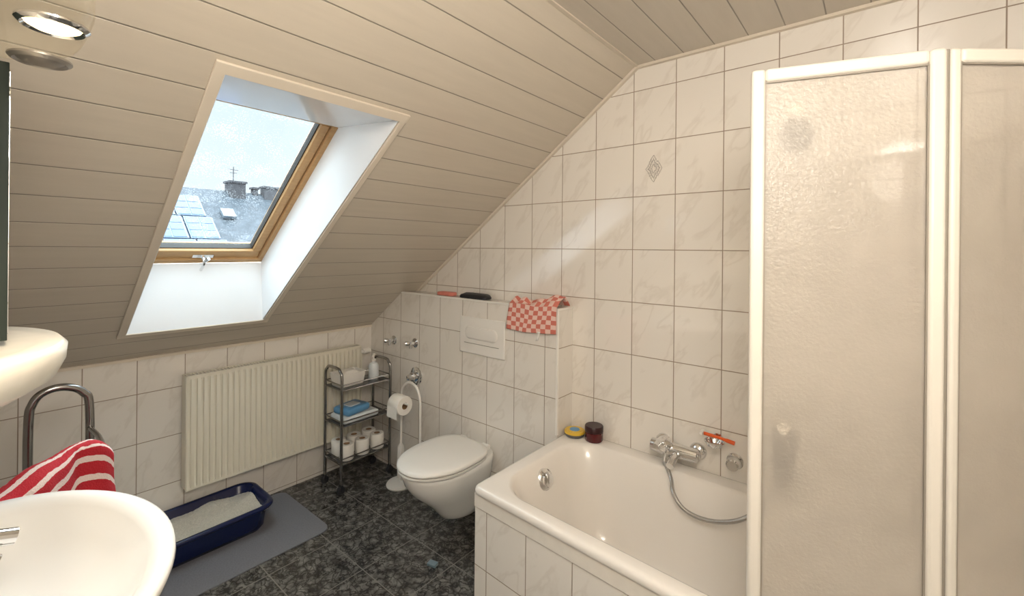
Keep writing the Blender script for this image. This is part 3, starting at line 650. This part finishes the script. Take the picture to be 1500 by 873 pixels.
# ------------------------------------------------------------ trolley
TX0,TX1,TY0,TY1=-2.745,-2.545,1.45,1.80
tr=empty('trolley',((TX0+TX1)/2,(TY0+TY1)/2,0),'chrome three-tier bathroom trolley on castors beside radiator','trolley')
for y in (TY0,TY1):
    m=MB(); m.tube([(TX0,y,.055),(TX0,y,.2),(TX0,y,.45),(TX0,y,.70),(TX0+.02,y,.745),(TX0+.05,y,.762),(TX1-.05,y,.762),(TX1-.02,y,.745),(TX1,y,.70),(TX1,y,.45),(TX1,y,.2),(TX1,y,.055)],.009,n=12); m.obj('end_frame',M_dchrome,parent=tr)
for i,z in enumerate((.635,.41,.18)):
    m=MB(); m.box((TX0+.004,TY0+.008,z-.004),(TX1-.004,TY1-.008,z)); m.obj('shelf',M_shelfglass,parent=tr,smooth=False)
    m=MB()
    for zz in (z-.004,z+.03):
        m.tube([(TX0,TY0,zz),(TX0,TY1,zz)],.004,smooth=False,n=8); m.tube([(TX1,TY0,zz),(TX1,TY1,zz)],.004,smooth=False,n=8)
        m.tube([(TX0,TY0,zz),(TX1,TY0,zz)],.004,smooth=False,n=8); m.tube([(TX0,TY1,zz),(TX1,TY1,zz)],.004,smooth=False,n=8)
    m.obj('shelf_rail',M_dchrome,parent=tr)
for x in (TX0,TX1):
    for y in (TY0,TY1):
        m=MB(); m.cyl((x-.011,y,.024),(x+.011,y,.024),.024); m.box((x-.014,y-.008,.02),(x+.014,y+.008,.056)); m.obj('castor',M_black,parent=tr,bevel=.002,label='black castor')
S3=.181; rr=.045
rl=empty('toilet_roll',(-2.597,1.515,S3),'white toilet roll standing on the bottom trolley shelf','toilet paper','toilet rolls on the trolley')
m=MB(); m.lathe((-2.597,1.515,S3),(0,0,1),[(0,.02),(0,rr-.003),(.004,rr),(.092,rr),(.096,rr-.003),(.096,.02),(0,.02)],c0=False,c1=False); m.obj('paper',M_paper,parent=rl)
m=MB(); m.lathe((-2.597,1.515,S3+.001),(0,0,1),[(0,.018),(0,.0195),(.094,.0195),(.094,.018),(0,.018)],c0=False,c1=False); m.obj('core',M_card,parent=rl)
for d in ((0,.11,0),(0,.22,0),(-.095,.0,0),(-.095,.108,0),(-.095,.218,0)): dup(rl,d)
S2=.411
def pack(c,hx,hy,h,mat,label,rot=0):
    m=MB(); L=[]
    R=Matrix.Rotation(rot,3,'Z')
    for z,k in ((0,.94),(.2,1),(.8,1),(1,.9)):
        L.append([R@(p-Vector((c[0],c[1],p.z)))+Vector((c[0],c[1],p.z)) for p in rrect(c[0],c[1],hx*k,hy*k,.012,c[2]+z*h,4)])
    m.loft(L); o=m.obj('wipes_pack',mat,label=label,category='wet wipes',ang=60)
    m=MB(); l=[R@(p-Vector((c[0],c[1],p.z)))+Vector((c[0],c[1],p.z)) for p in rrect(c[0],c[1],hx*.5,hy*.45,.01,c[2]+h,4)]
    m.loft([l,[p+Vector((0,0,.005)) for p in l]]); m.obj('flap_label',M_whitef if mat==M_blue else M_blue,parent=o)
pack((-2.645,1.60,S2),.085,.125,.04,M_whitef,'white pack of wet wipes on the middle trolley shelf')
pack((-2.64,1.575,S2+.046),.07,.09,.042,M_blue,'blue pack of wet wipes lying on top of another pack',.2)
S1=.636
bx=empty('tissue_box',(-2.65,1.56,S1),'white box with tissue on the top trolley shelf','box')
m=MB(); m.loft([rrect(-2.65,1.55,.058,.08,.01,S1,4),rrect(-2.65,1.55,.068,.092,.012,S1+.08,4),rrect(-2.65,1.55,.062,.086,.01,S1+.08,4),rrect(-2.65,1.55,.054,.076,.008,S1+.012,4)]); m.obj('basket',M_plast,parent=bx)
m=MB(); m.loft([rrect(-2.65,1.55,.05,.07,.01,S1+.013,4),rrect(-2.65,1.55,.052,.072,.01,S1+.07,4),[p+Vector((0,0,.014*noise.noise(p*40))) for p in rrect(-2.65,1.55,.03,.04,.02,S1+.088,4)]]); m.obj('tissue',M_paper,parent=bx)
pb=empty('pump_bottle',(-2.62,1.72,S1),'clear white pump soap bottle on the top trolley shelf','soap bottle')
m=MB(); m.lathe((-2.62,1.72,S1),(0,0,1),[(0,.03),(.006,.033),(.09,.033),(.105,.026),(.112,.012),(.12,.012)]); m.obj('bottle',M_whitef,parent=pb)
m=MB(); m.lathe((-2.62,1.72,S1+.12),(0,0,1),[(0,.014),(.014,.014),(.016,.005),(.04,.005),(.041,.01),(.05,.01)]); m.tube([(-2.62,1.72,S1+.164),(-2.60,1.70,S1+.164),(-2.585,1.685,S1+.158)],.005); m.obj('pump',M_plast,parent=pb)

# ------------------------------------------------------------ roll stand
st=empty('toilet_paper_stand',(-2.36,1.75,0),'white metal toilet paper stand with arched rod by the ledge','toilet paper holder')
m=MB(); m.lathe((-2.365,1.755,0),(0,0,1),[(0,.085),(.008,.087),(.018,.08),(.024,.05),(.026,.02)]); m.obj('base',M_plast,parent=st)
m=MB(); m.tube([(-2.36,1.755,.02),(-2.36,1.755,.3),(-2.36,1.755,.53),(-2.352,1.755,.61),(-2.31,1.755,.66),(-2.26,1.755,.672),(-2.205,1.755,.65),(-2.175,1.755,.59),(-2.17,1.755,.5),(-2.17,1.755,.30)],.008); m.obj('rod',M_plast,parent=st)
m=MB(); m.tube([(-2.36,1.755,.57),(-2.36,1.70,.57),(-2.345,1.68,.57),(-2.19,1.68,.57)],.006,smooth=False); m.obj('roll_arm',M_plast,parent=st)
m=MB(); m.lathe((-2.40,1.785,.026),(0,0,1),[(0,.022),(.1,.024),(.20,.022),(.22,.008),(.4,.006)]); m.obj('brush_holder',M_plast,parent=st)
hr=empty('toilet_roll',(-2.27,1.68,.51),'white toilet roll hanging on the arched stand','toilet paper')
m=MB(); m.lathe((-2.325,1.68,.555),(1,0,0),[(0,.021),(0,.055),(.004,.058),(.098,.058),(.102,.055),(.102,.021),(0,.021)],c0=False,c1=False); m.grid(1,6,lambda u,v:(-2.323+u*.098,1.68-.0585,.555-v*.07)); m.uv=None; m.obj('paper',M_paper,parent=hr)
m=MB(); m.lathe((-2.324,1.68,.555),(1,0,0),[(0,.019),(0,.0205),(.1,.0205),(.1,.019),(0,.019)],c0=False,c1=False); m.obj('core',M_card,parent=hr)

# ------------------------------------------------------------ litter tray, mat
m=MB(); mc=(-2.555,.76)
def matl(z,k=0): return [p+Vector((.012*noise.noise(p*3),.010*noise.noise(p*4),0)) for p in rrect(mc[0],mc[1],.283-k,.475-k,.05,z,10)]
m.loft([matl(.0005),matl(.006),matl(.008,.006)]); m.obj('bath_mat',M_mat,label='grey fabric mat with rounded corners under the litter tray',category='mat')
lt=empty('litter_tray',(-2.65,.74,.008),'navy blue cat litter tray filled with pale litter on the mat','litter box')
m=MB(); lx,ly=-2.668,.735
def lr(hx,hy,r,z,tilt=0): return [p+Vector((0,0,tilt*.2*(p.y-ly))) for p in rrect(lx,ly,hx+.006,hy,r,z,10)]
m.loft([lr(.125,.265,.05,.009),lr(.14,.28,.06,.03),lr(.152,.292,.07,.122,.06),lr(.170,.312,.08,.124,.06),lr(.177,.32,.085,.130,.06),lr(.178,.321,.085,.138,.06),lr(.174,.317,.085,.145,.06),lr(.166,.309,.08,.148,.06),lr(.158,.300,.075,.147,.06),lr(.150,.292,.07,.140,.06),lr(.13,.272,.055,.03),lr(.115,.26,.05,.018)])
m.obj('tray',M_navy,parent=lt,ang=60)
def lit(u,v):
    x=lx-.147+u*.294; y=ly-.283+v*.566
    return (x,y,.110+.018*noise.noise(Vector((x*9,y*9,0)))+.004*noise.noise(Vector((x*60,y*60,3))))
m=MB(); m.grid(50,90,lit); m.uv=None
m.obj('litter',M_litter,parent=lt)

# ------------------------------------------------------------ basin & tap
bcx=-1.255; BZ=CZ-.62
bs=empty('wash_basin',(bcx,0,BZ-.2),'white oval ceramic wash basin on the wall below the mirror','sink')
m=MB(); E=lambda a,b,z,oy=.01:ellipse(bcx,oy,a+.012,b+.012,z,72,BY+.002)
m.loft([E(.10,.10,BZ-.26,-.10),E(.15,.13,BZ-.235,-.07),E(.24,.18,BZ-.17,-.03),E(.32,.23,BZ-.09,-.005),E(.358,.26,BZ-.035),E(.368,.268,BZ-.012),E(.366,.266,BZ-.002),E(.358,.258,BZ+.002),
 [Vector((p.x,max(p.y,-.09),p.z)) for p in ellipse(bcx,.045,.33,.212,BZ-.002,72)],[Vector((p.x,max(p.y,-.085),p.z)) for p in ellipse(bcx,.045,.315,.197,BZ-.015,72)],
 [Vector((p.x,max(p.y,-.08),p.z)) for p in ellipse(bcx,.04,.285,.175,BZ-.06,72)],ellipse(bcx,.03,.22,.11,BZ-.11,72),ellipse(bcx,.03,.13,.07,BZ-.135,72),ellipse(bcx,.03,.03,.03,BZ-.142,72)])
m.obj('bowl',M_ceram,parent=bs,ang=60)
m=MB(); m.lathe((bcx,.03,BZ-.141),(0,0,1),[(0,.026),(.003,.026),(.004,.018)]); m.obj('drain',M_chrome,parent=bs)
m=MB(); m.loft([ellipse(bcx,-.09,.09,.10,.0,40,BY+.002),ellipse(bcx,-.09,.075,.085,.1,40,BY+.002),ellipse(bcx,-.09,.07,.08,.5,40,BY+.002),ellipse(bcx,-.09,.095,.10,BZ-.2,40,BY+.002)]); m.obj('pedestal',M_ceram,parent=bs,ang=60)
tp=empty('basin_tap',(bcx,-.13,BZ),'chrome single lever tap on the wash basin','faucet')
m=MB(); m.lathe((bcx,-.13,BZ+.002),(0,0,1),[(0,.027),(.01,.026),(.05,.023),(.07,.022)]); m.tube([(bcx,-.12,BZ+.035),(bcx,-.06,BZ+.055),(bcx,.0,BZ+.05),(bcx,.03,BZ+.03)],[.017,.015,.014,.014]); m.obj('body',M_chrome,parent=tp)
m=MB(); m.lathe((bcx,-.13,BZ+.074),(0,.25,1),[(0,.022),(.012,.025),(.025,.02),(.03,.01)]); m.tube([(bcx,-.12,BZ+.095),(bcx-.01,-.04,BZ+.09),(bcx-.02,.055,BZ+.06)],[.013,.012,.015]); m.obj('lever',M_chrome,parent=tp)

# ------------------------------------------------------------ mirror unit
ms=empty('mirror_shelf',(-1.2,-.04,CZ-.26),'white rounded shelf below the mirror','shelf')
def E2(a,b,z): return ellipse(-1.245,BY,a,b,z,80,BY+.001)
m=MB(); m.loft([E2(.20,.20,CZ-.283),E2(.28,.27,CZ-.266),E2(.33,.306,CZ-.241),E2(.345,.318,CZ-.214),E2(.345,.32,CZ-.190),E2(.335,.31,CZ-.178),E2(.30,.28,CZ-.180)]); m.obj('board',M_shelfw,parent=ms,ang=60)
mcab=empty('mirror_cabinet',(-1.34,-.08,CZ-.17),'narrow dark edged mirror cabinet on the wall above the shelf','mirror')
m=MB(); m.box((-1.5,BY+.002,CZ-.170),(-1.18,.039,CZ+.318)); m.obj('cabinet_body',M_dgreen,parent=mcab,bevel=.001)
m=MB(); m.box((-1.49,.0395,CZ-.16),(-1.19,.0402,CZ+.308)); m.obj('mirror_glass',M_mirror,parent=mcab,smooth=False)
cn=empty('mirror_lamp',(-1.0,-.05,CZ+.33),'clear acrylic light canopy with round halogen spots above the mirror','lamp')
m=MB()
def E3(k,z):
    o=[]
    for i in range(72):
        t=2*math.pi*i/72; c,s=math.cos(t),math.sin(t); o.append(Vector((-1.01+.235*k*math.copysign(abs(c)**.6,c),max(BY+.001,BY+(.320*k)*math.copysign(abs(s)**.6,s)),z)))
    return o
m.loft([E3(.93,CZ+.328),E3(.97,CZ+.330),E3(.99,CZ+.336),E3(1,CZ+.346),E3(1,CZ+.385),E3(.97,CZ+.395)]); m.obj('canopy',M_cream,parent=cn,ang=60)
for i,(x,lit_on) in enumerate(((-.95,True),(-1.145,False))):
    m=MB(); m.lathe((x,.074,CZ+.3275),(0,0,-1),[(-.0,.041),(.003,.041),(.006,.038),(.008,.035),(.004,.030)],c1=False); m.obj('spot_ring',M_chrome if lit_on else M_off,parent=cn)
    m=MB(); m.lathe((x,.074,CZ+.3255),(0,0,-1),[(0,.031),(.002,.031),(.007,.022),(.009,.008)]); m.obj('spot_bulb',M_halo if lit_on else M_off,parent=cn)

# ------------------------------------------------------------ towel rack + striped towel
rk=empty('towel_rack',(-2.26,.2,0),'dark metal tubular towel stand beside the wash basin','towel rack')
m=MB(); X=-2.262
m.tube([(X,.125,.02),(X,.125,.5),(X,.125,.88),(X,.135,.965),(X,.165,1.0),(X,.215,1.005),(X,.262,.975),(X,.28,.90),(X,.28,.5),(X,.28,.02)],.013); m.obj('upright_loop',M_dchrome,parent=rk)
for yy in (.125,.28):
    m=MB(); m.tube([(X-.14,yy,.013),(X+.16,yy,.013)],.012,smooth=False); m.obj('foot',M_dchrome,parent=rk)
A=Vector((-1.955,.262,.865)); B=Vector((-1.70,.03,.87))
m=MB(); m.tube([(X,.28,.84),(-2.1,.285,.845),A-Vector((0,0,.01)),A.lerp(B,.5),B],.008); m.obj('arm',M_dchrome,parent=rk)
M_str=uv_mat('red_white_stripe','stripe',srgb(236,216,208),srgb(186,34,46),(1,12),duty=.32)
dR=(A-B).normalized(); side=Vector((-dR.y,dR.x,0)); side=-side if side.x<0 else side
def towelf(u,v):
    p=B.lerp(A,u*1.06-.04)
    s=(v-.5)*2; r=.036+.012*math.sin(u*7)
    dn=abs(s)
    if dn<.3: off=r*math.sin(dn/.3*math.pi/2); dz=-r*(1-math.cos(dn/.3*math.pi/2))
    else: off=r+.035*(dn-.3); dz=-r-(dn-.3)*.34
    q=p+side*math.copysign(off,s)+Vector((0,0,dz+.040))
    w=.022*noise.noise(Vector((u*5,v*2,2)))*min(1,dn*2)
    q+=side*w; q.z+=.014*noise.noise(Vector((u*4,v*2,7)))-.03*(1-u)**2+.003*noise.noise(Vector((u*40,v*40,1)))
    if u>.82: q.z-=(u-.82)**2*1.3
    return q
MB().grid(60,70,towelf).obj('striped_towel',M_str,thick=.009,label='red and white striped terry towel hanging over the rack',category='towel')

m=MB(); m.obox((-1.66,1.39,.0005),(.045,.012,0),(-.008,.03,0),(0,0,.014)); m.obj('small_packet',simple('grey_blue_packet',srgb(110,128,136),.4),bevel=.003,label='tiny grey blue packet lying on the dark floor',category='packet')

# ------------------------------------------------------------ lights
def light(name,typ,loc,power,col,**kw):
    d=bpy.data.lights.new(name,typ); d.energy=power; d.color=col
    for k,v in kw.items(): setattr(d,k,v)
    o=bpy.data.objects.new(name,d); o.location=loc; COL.objects.link(o); return o
light('ceiling_light','POINT',(.12,.10,2.04),39,(1,.945,.872),shadow_soft_size=.2)
light('halogen_light','SPOT',(-.95,.074,CZ+.31),9.0,(1,.85,.65),shadow_soft_size=.03,spot_size=math.radians(95),spot_blend=.6)
s=light('daylight','SUN',(-5,0,5),13.0,(.93,.97,1.0),angle=math.radians(55))
s.rotation_euler=Vector((.72,-.26,-.60)).to_track_quat('-Z','Y').to_euler()
w=bpy.data.worlds.new('sky'); scene.world=w; w.use_nodes=True; nt=w.node_tree; nt.nodes.clear()
o=nt.nodes.new('ShaderNodeOutputWorld'); bg=nt.nodes.new('ShaderNodeBackground'); tc=nt.nodes.new('ShaderNodeTexCoord')
sx=nt.nodes.new('ShaderNodeSeparateXYZ'); nt.links.new(tc.outputs['Generated'],sx.inputs[0])
no=nt.nodes.new('ShaderNodeTexNoise'); no.inputs['Scale'].default_value=3; nt.links.new(tc.outputs['Generated'],no.inputs['Vector'])
ad=nt.nodes.new('ShaderNodeMath'); ad.operation='MULTIPLY_ADD'; nt.links.new(no.outputs[0],ad.inputs[0]); ad.inputs[1].default_value=.35; nt.links.new(sx.outputs[2],ad.inputs[2])
cr=nt.nodes.new('ShaderNodeValToRGB'); cr.color_ramp.elements[0].position=.1; cr.color_ramp.elements[0].color=(.79,.88,.92,1); cr.color_ramp.elements[1].position=.6; cr.color_ramp.elements[1].color=(.66,.83,.91,1)
nt.links.new(ad.outputs[0],cr.inputs[0]); nt.links.new(cr.outputs[0],bg.inputs[0])
mr=nt.nodes.new('ShaderNodeMapRange'); mr.inputs['From Min'].default_value=.34; mr.inputs['From Max'].default_value=.78; mr.inputs['To Min'].default_value=1.2; mr.inputs['To Max'].default_value=8.0
nt.links.new(sx.outputs[2],mr.inputs['Value']); nt.links.new(mr.outputs[0],bg.inputs[1]); nt.links.new(bg.outputs[0],o.inputs[0])

# ------------------------------------------------------------ camera
cd=bpy.data.cameras.new('camera'); cam=bpy.data.objects.new('camera',cd); COL.objects.link(cam)
cd.sensor_width=36; cd.lens=36*653/1500; cd.shift_y=-72.5/1500; cd.clip_start=.02; cd.clip_end=200
cam.matrix_world=Matrix.Translation((0,0,CZ))@Matrix.Rotation(math.radians(39.6),4,'Z')@Matrix.Rotation(math.radians(90),4,'X')@Matrix.Rotation(math.radians(.55),4,'Z')
scene.camera=cam
